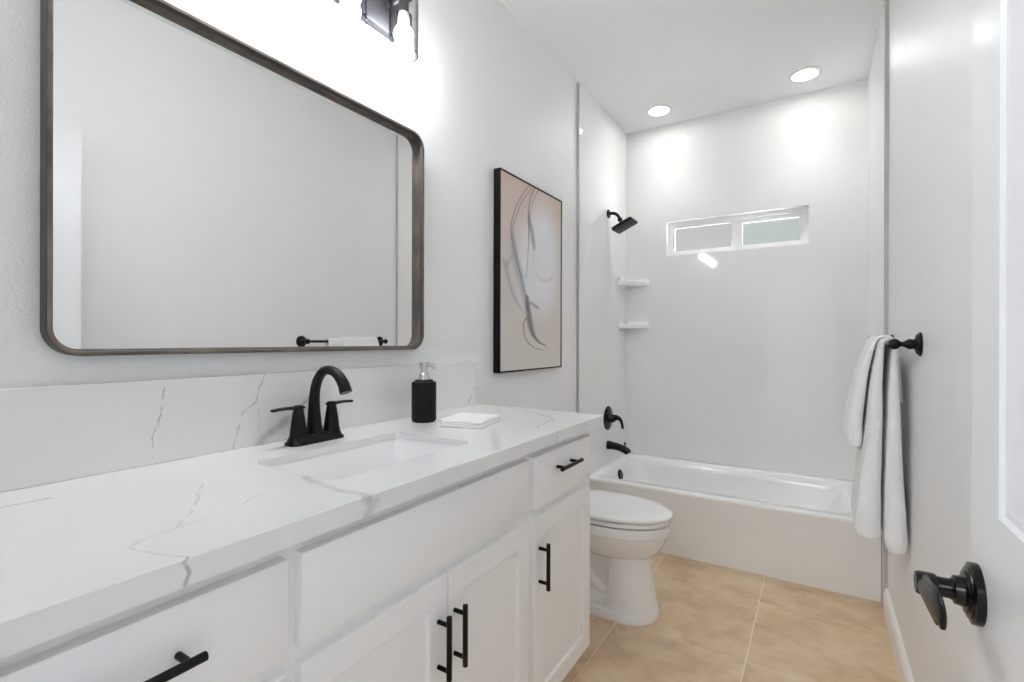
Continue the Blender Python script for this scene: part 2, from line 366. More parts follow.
def tube(bm, pts, rad, seg=14, flat=None, caps=(True, True)):
    """sweep circle (or ellipse: flat=(direction, ratio)) along pts; rad number or list"""
    pts = [Vector(p) for p in pts]; n = len(pts)
    rad = [rad]*n if isinstance(rad, (int, float)) else rad
    loops = []; prev = None
    for i in range(n):
        t = (pts[min(i+1, n-1)]-pts[max(i-1, 0)]).normalized()
        if prev is None:
            a = Vector(flat[0]) if flat else t.orthogonal()
        else: a = prev
        a = (a-t*a.dot(t)).normalized(); prev = a; b = t.cross(a)
        rr = rad[i]; ra, rb = (rr if isinstance(rr, tuple) else (rr, rr))
        loops.append([pts[i]+a*ra*math.cos(q)+b*rb*math.sin(q) for q in [2*math.pi*k/seg for k in range(seg)]])
    loft(bm, loops, caps)
def spline(pts, k=6):
    """Catmull-Rom through tuples of any length"""
    P = [Vector(p) if len(p) < 5 else p for p in pts]; out = []
    n = len(pts); D = len(pts[0])
    for i in range(n-1):
        p0, p1, p2, p3 = pts[max(i-1, 0)], pts[i], pts[i+1], pts[min(i+2, n-1)]
        for s in range(k):
            t = s/k
            out.append(tuple(.5*((2*p1[d])+(-p0[d]+p2[d])*t+(2*p0[d]-5*p1[d]+4*p2[d]-p3[d])*t*t+(-p0[d]+3*p1[d]-3*p2[d]+p3[d])*t**3) for d in range(D)))
    out.append(tuple(pts[-1])); return out
def prism(bm, pts2, fmap, h0, h1):
    loft(bm, [[fmap(a, b, h0) for a, b in pts2], [fmap(a, b, h1) for a, b in pts2]])
def nb(): return bmesh.new()

# ================================================================= SETTING
SX0, SX1, TY = .012, W-.012, 2.724       # surround faces and their front edge
bm = nb(); box(bm, (-.1, -.06, -.1), (W+.1, YB+.12, 0)); struct('floor', bm, M['floor'])
M['carpet'] = basic('hall_carpet', (.62, .62, .62), .95, bump=.6, bscale=300)
bm = nb(); box(bm, (-1.1, -3.7, -.1), (2.8, -.06, 0)); struct('floor_hall', bm, M['carpet'])
bm = nb(); box(bm, (-1.1, -3.7, ZC), (2.8, YB+.12, ZC+.1)); struct('ceiling', bm, M['ceil'])
bm = nb(); box(bm, (-.1, .02, 0), (0, YB+.12, ZC)); struct('wall_left', bm, M['paint'])
bm = nb(); box(bm, (W, .02, 0), (W+.1, YB+.12, ZC)); struct('wall_right', bm, M['paint'])
WX0, WX1, WZ0, WZ1 = .313, 1.188, 1.806, 2.050
bm = nb()
def rect(x0, x1, z0, z1): return [(x1, z1), (x0, z1), (x0, z0), (x1, z0)]
def ringwall(bm, o, i, y0, y1):
    loft(bm, [[(x, y1, z) for x, z in o], [(x, y0, z) for x, z in o], [(x, y0, z) for x, z in i], [(x, y1, z) for x, z in i]], ring=True)
ringwall(bm, rect(0, W, 0, ZC), rect(WX0, WX1, WZ0, WZ1), YB, YB+.12); struct('wall_back', bm, M['surround'])
bm = nb(); box(bm, (0, TY+.004, 0), (SX0, YB, ZC)); struct('wall_alcove_left', bm, M['surround'])
TYR = 2.698
bm = nb(); box(bm, (SX1, TYR+.004, 0), (W, YB, ZC)); struct('wall_alcove_right', bm, M['surround'])
bm = nb(); box(bm, (0, TY-.003, .0), (.016, TY+.004, ZC)); struct('trim_1', bm, M['alu'])
bm = nb(); box(bm, (W-.016, TYR-.003, .0), (W, TYR+.004, ZC)); struct('trim_2', bm, M['alu'])
# wall with the doorway the camera stands in
DX0, DX1, DZ = .66, 1.437, 2.085
bm = nb(); box(bm, (-1.1, -.10, 0), (DX0, .02, ZC)); box(bm, (DX1, -.10, 0), (2.8, .02, ZC)); box(bm, (DX0, -.10, DZ), (DX1, .02, ZC))
struct('wall_front', bm, M['paint'])
bm = nb()
for x0, x1 in ((DX0-.0, DX0+.015), (DX1-.012, DX1)): box(bm, (x0, -.11, 0), (x1, .018, DZ))
box(bm, (DX0-.06, -.118, 0), (DX0, -.10, DZ+.06), .003); box(bm, (DX1, -.118, 0), (DX1+.06, -.10, DZ+.06), .003); box(bm, (DX0, -.118, DZ), (DX1, -.10, DZ+.06), .003)
box(bm, (DX0-.06, .02, 0), (DX0, .032, DZ+.06), .003); box(bm, (DX0, .02, DZ), (DX1, .032, DZ+.06), .003)
struct('trim_3', bm, M['trimw'])
bm = nb(); box(bm, (-1.1, -3.7, 0), (2.8, -3.6, ZC)); struct('wall_hall_far', bm, M['paint'])
bm = nb(); box(bm, (-1.1, -3.6, 0), (-1.0, -.10, ZC)); struct('wall_hall_left', bm, M['paint'])
bm = nb(); box(bm, (2.7, -3.6, 0), (2.8, -.10, ZC)); struct('wall_hall_right', bm, M['paint'])
# baseboards: stepped profile
def baseboard(name, x, sgn, y0, y1):
    prof = [(0, 0), (.014, 0), (.014, .088), (.011, .094), (.011, .102), (.006, .112), (0, .118)]
    bm = nb(); loft(bm, [[(x+sgn*a, y, z) for a, z in prof] for y in (y0, y1)]); return struct(name, bm, M['trimw'], 20)
baseboard('baseboard_right', W, -1, .035, TYR-.004)
baseboard('baseboard_left', 0, 1, 1.665, TY-.004)

# window: frame, sliding sash, fixed pane
wy = YB+.055
wf = nb()
def ringbox(bm, o, i, y0, y1): ringwall(bm, rect(*o), rect(*i), y0, y1)
ringbox(wf, (WX0, WX1, WZ0, WZ1), (WX0+.028, WX1-.028, WZ0+.024, WZ1-.024), wy, wy+.05)
win = struct('window_1', wf, M['vinyl'])
win['label'] = 'white vinyl sliding window with frosted panes high over the tub'
bm = nb(); ringbox(bm, (WX0+.02, .76, WZ0+.018, WZ1-.018), (WX0+.042, .733, WZ0+.038, WZ1-.04), wy+.008, wy+.028); sash = finish('sliding_sash', bm, M['vinyl'], win)
bm = nb(); box(bm, (WX0+.040, wy+.014, WZ0+.036), (.735, wy+.020, WZ1-.038)); finish('frosted_pane', bm, M['pane'], sash)
bm = nb(); ringbox(bm, (.745, WX1-.02, WZ0+.018, WZ1-.018), (.80, WX1-.052, WZ0+.044, WZ1-.05), wy+.028, wy+.048); fs = finish('fixed_sash', bm, M['vinyl'], win)
bm = nb(); box(bm, (.798, wy+.036, WZ0+.042), (WX1-.050, wy+.042, WZ1-.048)); finish('frosted_pane', bm, M['pane_green'], fs)
bm = nb(); box(bm, (.742, wy+.002, 1.90), (.752, wy+.010, 1.945), .002); finish('sash_latch', bm, M['vinyl'], sash)

# open door: leaf with moulded panels
DXF, DYE, DYH = 1.394, .786, .030
bm = nb()
def door_face(bm, xf, s):
    """front skin at x=xf, recess depth goes s*x"""
    zs = [.012, .24, .80, 1.015, 1.93, 2.06]; y0, y1 = DYH, DYE; ya, yb = DYH+.102, DYE-.102
    def q(a, b, c, d): bm.faces.new([bm.verts.new(p) for p in (a, b, c, d)])
    def flat(ya_, yb_, za, zb): q((xf, ya_, za), (xf, yb_, za), (xf, yb_, zb), (xf, ya_, zb))
    flat(y0, ya, zs[0], zs[5]); flat(yb, y1, zs[0], zs[5])
    for za, zb in ((zs[0], zs[1]), (zs[2], zs[3]), (zs[4], zs[5])): flat(ya, yb, za, zb)
    for za, zb in ((zs[1], zs[2]), (zs[3], zs[4])):
        pr = [(0, 0), (.004, .004), (.011, .005), (.013, .003), (.016, .004), (.053, .012)]
        lp = [[(xf+s*d, y, z) for y, z in ((ya+o, za+o), (yb-o, za+o), (yb-o, zb-o), (ya+o, zb-o))] for o, d in pr]
        loft(bm, lp, (False, True))
door_face(bm, DXF, 1); door_face(bm, DXF+.035, -1)
for (a, b) in (((DYH, .012), (DYE, .012)), ((DYE, .012), (DYE, 2.06)), ((DYE, 2.06), (DYH, 2.06)), ((DYH, 2.06), (DYH, .012))):
    bm.faces.new([bm.verts.new(p) for p in ((DXF, *a), (DXF, *b), (DXF+.035, *b), (DXF+.035, *a))])
bm.normal_update()
for f in bm.faces:
    c = f.calc_center_median(); want = -1 if c.x < DXF+.0174 else 1
    if abs(f.normal.x) > .1 and f.normal.x*want < 0: f.normal_flip()
door = struct('door_1', bm, M['doorp'], 0)
door['label'] = 'open white panel door with a black lever, along the right wall'
HY, HZ = .755, .907
bm = nb(); lathe(bm, [(.001, 0), (.0335, 0), (.0335, .0075), (.029, .009), (.028, .0105), (.024, .011), (.023, .013), (.017, .014), (.0155, .022), (.0125, .023), (.011, .026), (.011, .046)], (DXF, HY, HZ), (-1, 0, 0), 40)
rs = finish('lever_rosette', bm, M['bronze'], door); rs['label'] = 'black round rosette'
bm = nb(); lathe(bm, [(.002, .036), (.0125, .037), (.0135, .040), (.0135, .053), (.012, .0565), (.002, .0575)], (DXF, HY, HZ), (-1, 0, 0), 24)
pp = [(DXF-.047, HY, HZ, .0125, .010), (DXF-.048, HY-.018, HZ+.001, .0130, .008), (DXF-.0485, HY-.045, HZ+.003, .0165, .006), (DXF-.0475, HY-.068, HZ+.004, .0195, .0048), (DXF-.0465, HY-.081, HZ+.001, .0165, .0042), (DXF-.046, HY-.087, HZ-.005, .009, .0034), (DXF-.046, HY-.090, HZ-.010, .003, .002)]
pp = spline(pp, 5)
tube(bm, [p[:3] for p in pp], [(p[3], p[4]) for p in pp], 20, flat=((0, 0, 1), 1))
lv = finish('door_lever', bm, M['bronze'], door); lv['label'] = 'black curved lever handle'

# ================================================================= VANITY
CT, CB, XF = .9252, .890, .555
van = thing('vanity_cabinet', (.28, .84, 0), 'white shaker vanity cabinet with black bar pulls under the veined counter', 'cabinet')
bm = nb()
box(bm, (.003, .023, .10), (.520, 1.660, .116)); box(bm, (.003, .023, .116), (.012, 1.660, CB-.001)); box(bm, (.45, .023, .0), (.465, 1.655, .10))
box(bm, (.003, 1.640, 0), (.45, 1.655, .10))
for y0 in (.023, .4575, 1.196, 1.642): box(bm, (.012, y0, .116), (.520, y0+.018, CB-.001))
finish('carcass', bm, M['cab'], van)
bm = nb()
FX0, FX1 = .520, .536
for y0, y1 in ((.023, .055), (.440, .490), (1.180, 1.235), (1.608, 1.660)): box(bm, (FX0, y0, .10), (FX1, y1, CB))
for z0, z1 in ((.850, CB), (.675, .725), (.10, .130)): box(bm, (FX0, .045, z0), (FX1-.0004, 1.62, z1))
finish('face_frame', bm, M['cab'], van)
def slab(name, y0, y1, z0, z1):
    bm = nb(); box(bm, (FX1-.003, y0, z0), (XF, y1, z1), .0022, 2); return finish(name, bm, M['cab'], van)
def shaker(name, y0, y1, z0, z1, st=.056):
    bm = nb()
    o = [(y1, z1), (y0, z1), (y0, z0), (y1, z0)]; e = .002
    ins = lambda k: [(y1-k, z1-k), (y0+k, z1-k), (y0+k, z0+k), (y1-k, z0+k)]
    L = lambda x, q: [(x, y, z) for y, z in q]
    loft(bm, [L(FX1-.001, o), L(XF-e, o), L(XF, ins(e)), L(XF, ins(st)), L(XF-.0015, ins(st+.002)), L(XF-.009, ins(st+.003))], (True, True))
    return finish(name, bm, M['cab'], van, smooth=20)
def pull(parent, y, z, ax, ln=.134, cc=.096):
    bm = nb(); a = Vector((0, 1, 0)) if ax == 'y' else Vector((0, 0, 1)); c = Vector((XF+.030, y, z)); r = .006
    lathe(bm, [(.001, 0), (r-.0008, 0), (r, .0008), (r, ln-.0008), (r-.0008, ln), (.001, ln)], c-a*ln/2, a, 20)
    for s in (-1, 1):
        lathe(bm, [(.0048, 0), (.0048, .030)], Vector((XF, y, z))+a*s*cc/2, (1, 0, 0), 14)
    o = finish('bar_pull', bm, M['black'], parent); o['label'] = 'matte black bar pull'; return o
d = slab('drawer', .047, .4535, .712, .861); pull(d, .254, .797, 'y')
d = shaker('door', .047, .4535, .118, .687); pull(d, .40, .545, 'z')
slab('false_front', .477, 1.191, .712, .861)
d = shaker('door', .477, .8325, .118, .687); pull(d, .8015, .549, 'z')
d = shaker('door', .8365, 1.191, .118, .687); pull(d, .8525+.004, .549, 'z')
d = slab('drawer', 1.2215, 1.6215, .712, .861); pull(d, 1.408, .806, 'y', .150)
d = shaker('door', 1.2215, 1.6215, .118, .687); pull(d, 1.2405+.006, .546, 'z')

# countertop with sink opening
cbase = (.29, .85, CB)
M['quartz'] = make_quartz(cbase)
SK = (.320, .833, .135, .219)              # sink opening centre, half sizes
bm = nb()
oo = rrect(.2885, .855, .2885, .835, .002, 6); ii = rrect(*SK, .022, 6)
e = .0015
oi = rrect(.2885, .855, .2885-e, .835-e, .002, 6)
loft(bm, [zloop(oo, CB), zloop(oo, CT-e), zloop(oi, CT), zloop(ii, CT), zloop(ii, CT-.018), zloop(rrect(.2885, .855, .266, .81, .002, 6), CT-.018), zloop(rrect(.2885, .855, .262, .81, .002, 6), CB)], ring=True)
ctop = finish('countertop', bm, M['quartz'], base=cbase, smooth=25)
tag(ctop, 'white quartz vanity countertop with grey veins and a sink cutout', 'countertop')
bm = nb(); box(bm, (.0005, .022, CT+.0003), (.020, 1.668, 1.1074), .0012, 1); bsp = finish('backsplash', bm, M['quartz'], base=cbase); tag(bsp, 'tall white veined quartz backsplash slab along the wall behind the faucet', 'backsplash')

# undermount sink
bm = nb()
sx, sy, hx, hy = SK
g = lambda dx, r, z: zloop(rrect(sx, sy, hx+dx, hy+dx, r, 6), z)
ST = CT-.0183
loft(bm, [g(.028, .04, ST), g(.003, .025, ST), g(.000, .024, ST-.004), g(-.006, .032, .84), g(-.014, .042, .79), g(-.032, .05, .768), g(-.07, .045, .757), g(-.125, .009, .750)], (False, True))
loft(bm, [g(.028, .04, ST), g(.028, .04, ST-.014), g(.012, .035, ST-.02), g(.006, .04, .83), g(-.004, .05, .775), g(-.05, .05, .745), g(-.12, .012, .740)], (False, True))
sink = finish('undermount_sink', bm, M['porc'], base=(sx, sy, .74), smooth=50)
tag(sink, 'rectangular white undermount sink set below the counter cutout', 'sink')
bm = nb(); lathe(bm, [(.001, 0), (.022, 0), (.022, .003), (.016, .004), (.015, .002), (.001, .002)], (sx, sy, .7505), (0, 0, 1), 24); finish('drain', bm, M['black'], sink)

# faucet
fx, fy = .098, .835
fau = thing('faucet', (fx, fy, CT), 'matte black two handle arched faucet behind the sink', 'faucet')
bm = nb()
g = lambda dx, z: zloop(rrect(fx, fy, .0275+dx, .081+dx, .020, 8), z)
loft(bm, [g(0, CT), g(.0, CT+.006), g(-.004, CT+.010), g(-.006, CT+.018), g(-.009, CT+.022), g(-.012, CT+.023)])
finish('base_plate', bm, M['black'], fau, smooth=50)
bm = nb()
sp = [(fx-.003, fy, CT+.02, .0240, .0205), (fx-.005, fy, CT+.05, .0200, .0175), (fx-.006, fy, CT+.09, .0160, .0150), (fx-.003, fy, CT+.130, .0135, .0135), (fx+.009, fy, CT+.164, .0125, .0130),
      (fx+.033, fy, CT+.187, .0118, .0130), (fx+.060, fy, CT+.191, .0118, .0135), (fx+.087, fy, CT+.182, .0125, .014), (fx+.110, fy, CT+.160, .0145, .015), (fx+.122, fy, CT+.136, .0165, .0155)]
sp = spline(sp, 5); tube(bm, [p[:3] for p in sp], [(p[3], p[4]) for p in sp], 24, flat=((-1, 0, 0), 1))
finish('spout', bm, M['black'], fau, smooth=50)
for s in (-1, 1):
    bm = nb(); hy_ = fy+s*.0508
    lathe(bm, [(.001, 0), (.023, 0), (.0215, .006), (.0165, .045), (.0125, .068), (.0122, .075), (.0112, .079), (.001, .080)], (fx, hy_, CT+.0215), (0, 0, 1), 28)
    hd = finish('handle', bm, M['black'], fau, smooth=40)
    bm = nb()
    z = CT+.0945
    pts = [(fx, hy_-s*.012, z, .0115, .0042), (fx, hy_+s*.005, z, .0125, .0046), (fx-.001, hy_+s*.03, z+.0015, .0105, .0042), (fx-.002, hy_+s*.052, z+.001, .009, .004), (fx-.002, hy_+s*.067, z, .0085, .004), (fx-.002, hy_+s*.073, z, .005, .003)]
    pts = spline(pts, 4); tube(bm, [p[:3] for p in pts], [(p[3], p[4]) for p in pts], 16, flat=((1, 0, 0), 1))
    finish('lever', bm, M['black'], hd, smooth=50)

# soap dispenser
px, py = .123, 1.233
so = thing('soap_dispenser', (px, py, CT), 'matte black soap dispenser with a silver pump on the counter', 'soap dispenser')
bm = nb(); lathe(bm, [(.001, 0), (.036, 0), (.0395, .004), (.041, .010), (.041, .128), (.040, .131), (.037, .132), (.033, .133), (.028, .139), (.018, .140), (.001, .140)], (px, py, CT), (0, 0, 1), 40); finish('bottle', bm, M['stone'], so, smooth=30)
bm = nb(); lathe(bm, [(.001, 0), (.0195, 0), (.0195, .010), (.0165, .012), (.0165, .018), (.013, .022), (.0105, .026), (.0105, .034), (.014, .042), (.016, .050), (.0155, .058), (.001, .059)], (px, py, CT+.138), (0, 0, 1), 28)
pts = [(px, py, CT+.189, .0065), (px+.015, py+.011, CT+.190, .0062), (px+.025, py+.018, CT+.185, .0056), (px+.029, py+.021, CT+.176, .005)]
tube(bm, [p[:3] for p in pts], [p[3] for p in pts], 14); pm = finish('pump', bm, M['chrome'], so, smooth=40); pm['label'] = 'silver pump head'

# folded washcloth: two folded leaves
bm = nb()
def leaf(bm, cx, cy, z0, z1, hx, hy, rot, wob):
    ca, sa = math.cos(rot), math.sin(rot); h = (z1-z0)/2; zm = (z0+z1)/2; loops = []
    for k in range(7):
        a = -math.pi/2+math.pi*k/6; ins = h*.9*(1-math.cos(a)); lp = []
        for x, y in rrect(0, 0, hx-ins, hy-ins, .012, 8):
            w = 1+wob*math.sin(9*math.atan2(y, x)+wob*90)
            lp.append((cx+(x*ca-y*sa)*w, cy+(x*sa+y*ca)*w, zm+h*math.sin(a)+(.0012*math.sin(31*y+7*x) if k > 2 else 0)))
        loops.append(lp)
    loft(bm, loops)
wr = R(13)
leaf(bm, 0.282, 1.276, CT+.0005, CT+.0085, .076, .084, wr, .006)
leaf(bm, 0.283, 1.277, CT+.008, CT+.0145, .073, .082, wr+.03, .012)
leaf(bm, 0.280, 1.279, CT+.0145, CT+.0215, .074, .081, wr-.04, .012)
wc = finish('folded_washcloth', bm, M['wash'], base=(.268, 1.302, CT), smooth=60)
tag(wc, 'small folded white washcloth lying on the counter by the soap', 'washcloth')

# ================================================================= ON THE LEFT WALL
# mirror
my0, my1, mz0, mz1 = .311, 1.331, 1.163, 1.931
mir = thing('wall_mirror', (0, (my0+my1)/2, mz0), 'large rounded rectangular mirror in a weathered brown wood frame', 'mirror')
cy, cz, hy, hz = (my0+my1)/2, (mz0+mz1)/2, (my1-my0)/2, (mz1-mz0)/2
g = lambda x, k: [(x, a, b) for a, b in rrect(cy, cz, hy-k, hz-k, .054-k, 10)]
bm = nb()
vl = loft(bm, [g(.001, 0), g(.033, 0), g(.035, .0015), g(.035, .0075), g(.034, .0085), g(.027, .010), g(.024, .0125), g(.010, .0135), g(.001, .0135)], ring=True)
fr = finish('frame', bm, [M['wood'], M['darkwood']], mir, smooth=30)
for p in fr.data.polygons:
    c = p.center + BASE[fr.name]; n = p.normal
    outward = abs(n.x) < .3 and (Vector((0, c.y-cy, c.z-cz)).dot(n) > 0)
    if outward or (.025 < c.x < .0345 and abs(n.x) < .9 and not outward): p.material_index = 1
bm = nb(); loft(bm, [g(.002, .013), g(.008, .013)]); finish('mirror_glass', bm, M['mirror'], mir)

# vanity light: four bulbs on a bar
ly = [.5155, .7298, .9441, 1.1584]; lx, lz = .100, 2.182
vl_ = thing('vanity_light', (0, .837, 2.21), 'four bulb vanity light with clear glass shades above the mirror', 'wall light')
bm = nb(); box(bm, (.001, .405, 2.2115), (.032, 1.27, 2.335), .004); finish('backplate', bm, M['plate'], vl_)
for y in ly:
    bm = nb(); tube(bm, [(.03, y, 2.30), (.07, y, 2.302), (.092, y, 2.31), (.1, y, 2.325)], .008); lathe(bm, [(.001, 0), (.03, 0), (.03, .02), (.018, .035), (.001, .036)], (lx, y, 2.305), (0, 0, 1)); lathe(bm, [(.016, 0), (.016, .055)], (lx, y, 2.252), (0, 0, 1)); finish('arm', bm, M['plate'], vl_)
    bm = nb(); lathe(bm, [(.0465, 0), (.0465, .186), (.001, .188), (.001, .186), (.0445, .184), (.0445, 0), (.0465, 0)][:-1], (lx, y, 2.117), (0, 0, 1), 40)
    sh = finish('glass_shade', bm, M['shade'], vl_)
    bm = nb(); loft(bm, [[(lx+(.0455+.0013*math.cos(q))*math.cos(t), y+(.0455+.0013*math.cos(q))*math.sin(t), 2.117+.0013*math.sin(q)) for q in [math.pi*2*k/8 for k in range(8)]] for t in [math.pi*2*k/48 for k in range(48)]], ring=True); finish('rim', bm, M['rim'], sh, smooth=60); sh['label'] = 'clear glass cylinder shade'
    bm = nb(); lathe(bm, [(.030*math.sin(math.pi*k/18)+.0005, -.030*math.cos(math.pi*k/18)) for k in range(16)], (lx, y, lz), (0, 0, 1), 28)
    b = finish('bulb', bm, M['bulb'], vl_, smooth=80); b['label'] = 'lit white bulb'
    bm = nb(); lathe(bm, [(.0150, .0262), (.0185, .030), (.0190, .055), (.0150, .072)], (lx, y, lz), (0, 0, 1), 20); finish('bulb_neck', bm, M['socket'], b)

# framed picture
py0, py1, pz0, pz1 = 1.824, 2.446, 1.049, 1.967
pic = thing('framed_picture', (0, (py0+py1)/2, pz0), 'tall abstract smoke print in a thin black frame above the toilet', 'picture')
cy, cz, hy, hz = (py0+py1)/2, (pz0+pz1)/2, (py1-py0)/2, (pz1-pz0)/2
g = lambda x, k: [(x, a, b) for a, b in rrect(cy, cz, hy-k, hz-k, .001, 1)]
bm = nb(); loft(bm, [g(.001, 0), g(.036, 0), g(.036, .006), g(.030, .006), g(.001, .006)], ring=True); finish('frame', bm, M['blackframe'], pic, smooth=20)
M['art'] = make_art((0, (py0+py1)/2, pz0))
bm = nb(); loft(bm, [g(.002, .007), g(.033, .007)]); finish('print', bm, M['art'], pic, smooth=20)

# ================================================================= SHOWER AND TUB
AY = 2.794; RZ = .359
bm = nb()
TX0, TX1, TYB = .0125, W-.0125, YB-.001
cx, cy, hx, hy = (TX0+TX1)/2, (AY+TYB)/2, (TX1-TX0)/2, (TYB-AY)/2
def tl(x0, x1, y0, y1, r, z): return zloop(rrect((x0+x1)/2, (y0+y1)/2, (x1-x0)/2, (y1-y0)/2, r, 10), z)
loft(bm, [tl(TX0, TX1, AY+.006, TYB, .006, 0.0), tl(TX0, TX1, AY+.002, TYB, .006, .335), tl(TX0, TX1, AY+.0005, TYB, .006, .341), tl(TX0, TX1, AY, TYB, .006, .350), tl(TX0+.001, TX1-.001, AY+.004, TYB, .008, .356), tl(TX0+.004, TX1-.004, AY+.012, TYB-.004, .01, RZ),
    tl(.086, 1.385, 2.872, 3.520, .09, RZ-.002), tl(.094, 1.375, 2.880, 3.512, .09, RZ-.009), tl(.104, 1.345, 2.890, 3.502, .09, .30), tl(.150, 1.25, 2.915, 3.48, .10, .15), tl(.19, 1.16, 2.95, 3.45, .11, .085), tl(.25, 1.08, 3.0, 3.40, .12, .068)], (True, True))
tub = finish('bathtub', bm, M['acryl'], base=(.75, 3.19, 0), smooth=40)
tag(tub, 'white alcove bathtub with a plain front apron below the window', 'bathtub')
bm = nb(); lathe(bm, [(.001, 0), (.036, 0), (.036, .006), (.030, .011), (.001, .012)], (.107, 3.195, .290), (1, 0, .2), 30); ov = finish('overflow_plate', bm, M['black'], tub); ov['label'] = 'black round overflow plate'
bm = nb(); lathe(bm, [(.001, 0), (.033, 0), (.033, .003), (.02, .006), (.001, .006)], (.30, 3.195, .0685), (0, 0, 1), 24); finish('drain', bm, M['black'], tub)

VY = 3.215
sh_ = thing('rain_shower', (SX0, VY, 2.07), 'black square shower head on a short bent arm', 'shower head')
bm = nb(); lathe(bm, [(.001, 0), (.030, 0), (.030, .006), (.018, .012), (.001, .013)], (SX0, VY, 2.068), (1, 0, 0), 24); finish('flange', bm, M['black'], sh_)
bm = nb(); ap = spline([(SX0+.006, VY, 2.068), (.045, VY, 2.069), (.075, VY, 2.055), (.097, VY, 2.022)], 6); tube(bm, ap, .011)
lathe(bm, [(.012, 0), (.016, .008), (.017, .018), (.012, .030)], (.090, VY, 2.032), (.42, 0, -.91)); finish('arm', bm, M['black'], sh_)
bm = nb()
rotm = Matrix.Translation((.128, VY, 1.976)) @ Matrix.Rotation(R(-24.5), 4, 'Y')
g = lambda k, z: [rotm @ Vector((x, y, z)) for x, y in rrect(0, 0, .075-k, .075-k, .016, 6)]
loft(bm, [g(.006, -.011), g(.001, -.009), g(0, -.006), g(0, .006), g(.003, .010), g(.03, .016), g(.055, .026)])
hd = finish('spray_plate', bm, M['black'], sh_, smooth=40)
bm = nb()
for i in range(-3, 4):
    for j in range(-3, 4):
        p = rotm @ Vector((i*.019, j*.019, -.0108)); n = (rotm.to_3x3() @ Vector((0, 0, -1)))
        lathe(bm, [(.0028, 0), (.0022, .0025)], p, n, 8)
M['nozzle'] = basic('rubber_nozzles', (.12, .12, .12), .6)
nz_ = finish('nozzles', bm, M['nozzle'], hd)
nz_['kind'] = 'stuff'

va = thing('shower_valve', (SX0, VY, .664), 'black round shower valve with a curved lever above the tub spout', 'shower valve')
bm = nb(); lathe(bm, [(.001, 0), (.082, 0), (.082, .004), (.076, .009), (.05, .013), (.034, .016), (.030, .03), (.026, .05), (.001, .052)], (SX0, VY, .664), (1, 0, 0), 40); finish('escutcheon', bm, M['bronze'], va)
bm = nb(); pts = spline([(SX0+.035, VY, .667, .022), (.075, VY, .671, .019), (.100, VY, .660, .013), (.113, VY, .635, .0095), (.117, VY, .606, .0085), (.117, VY, .598, .006)], 5); tube(bm, [p[:3] for p in pts], [p[3] for p in pts], 16); finish('lever', bm, M['bronze'], va)
ts = thing('tub_spout', (SX0, VY, .475), 'black tub spout with a diverter knob above the tub rim', 'tub spout')
bm = nb(); pts = spline([(SX0+.001, VY, .478, .031), (.04, VY, .478, .027), (.085, VY, .473, .0245), (.125, VY, .462, .024), (.150, VY, .449, .024), (.158, VY, .438, .022)], 5); tube(bm, [p[:3] for p in pts], [p[3] for p in pts], 20); finish('spout', bm, M['black'], ts, smooth=50)
bm = nb(); lathe(bm, [(.005, 0), (.005, .018), (.008, .020), (.008, .030), (.001, .031)], (.135, VY, .478), (0, 0, 1), 16); finish('diverter_knob', bm, M['black'], ts)

# corner shelves
def shelf(name, z, label):
    bm = nb(); n = 10; ptsf = []
    A, B = (SX0+.0005, YB-.178), (.190, YB-.0005)
    for i in range(n+1):
        t = i/n; bl = .022*math.sin(math.pi*t); ptsf.append((A[0]+(B[0]-A[0])*t+bl*.7, A[1]+(B[1]-A[1])*t-bl*.7))
    cor = (SX0+.0005, YB-.0005)
    def lp(k, zz): return [(x+(cor[0]-x)*k, y+(cor[1]-y)*k, zz) for x, y in ptsf]+[(cor[0], cor[1], zz)]
    loft(bm, [lp(.10, z-.024), lp(.02, z-.020), lp(0, z-.014), lp(0, z+.008), lp(.02, z+.011), lp(.06, z+.011), lp(.09, z+.004), lp(.3, z+.003)])
    for (x, y, dx, dy) in ((cor[0], cor[1]-.165, .014, .165), (cor[0], cor[1]-.014, .17, .014)): box(bm, (x, y, z), (x+dx, y+dy, z+.030), .004)
    o = finish(name, bm, M['acryl'], base=(SX0, YB, z), smooth=40)
    return tag(o, label, 'shelf', 'corner shelves in the shower')
shelf('corner_shelf', 1.622, 'upper white corner shelf in the shower, below the shower head')
shelf('corner_shelf', 1.306, 'lower white corner shelf in the shower, above the valve')

# ================================================================= RECESSED LIGHTS
def can(x, y, label):
    t = thing('recessed_light', (x, y, ZC), label, 'ceiling light', 'recessed lights over the tub')
    bm = nb(); lathe(bm, [(.064, 0.0005), (.087, 0.0005), (.087, .004), (.078, .009), (.066, .009), (.064, .005)], (x, y, ZC), (0, 0, -1), 48); 
    finish('trim_ring', bm, M['trimw'], t)
    bm = nb(); lathe(bm, [(.001, .0005), (.0655, .0005), (.0655, .007), (.001, .007)], (x, y, ZC), (0, 0, -1), 48); l = finish('lens', bm, M['lens'], t); l['label'] = 'glowing white lens'
can(.327, 3.326, 'lit round recessed ceiling light nearer the shower head wall')
can(1.171, 3.323, 'lit round recessed ceiling light nearer the towel bar wall')

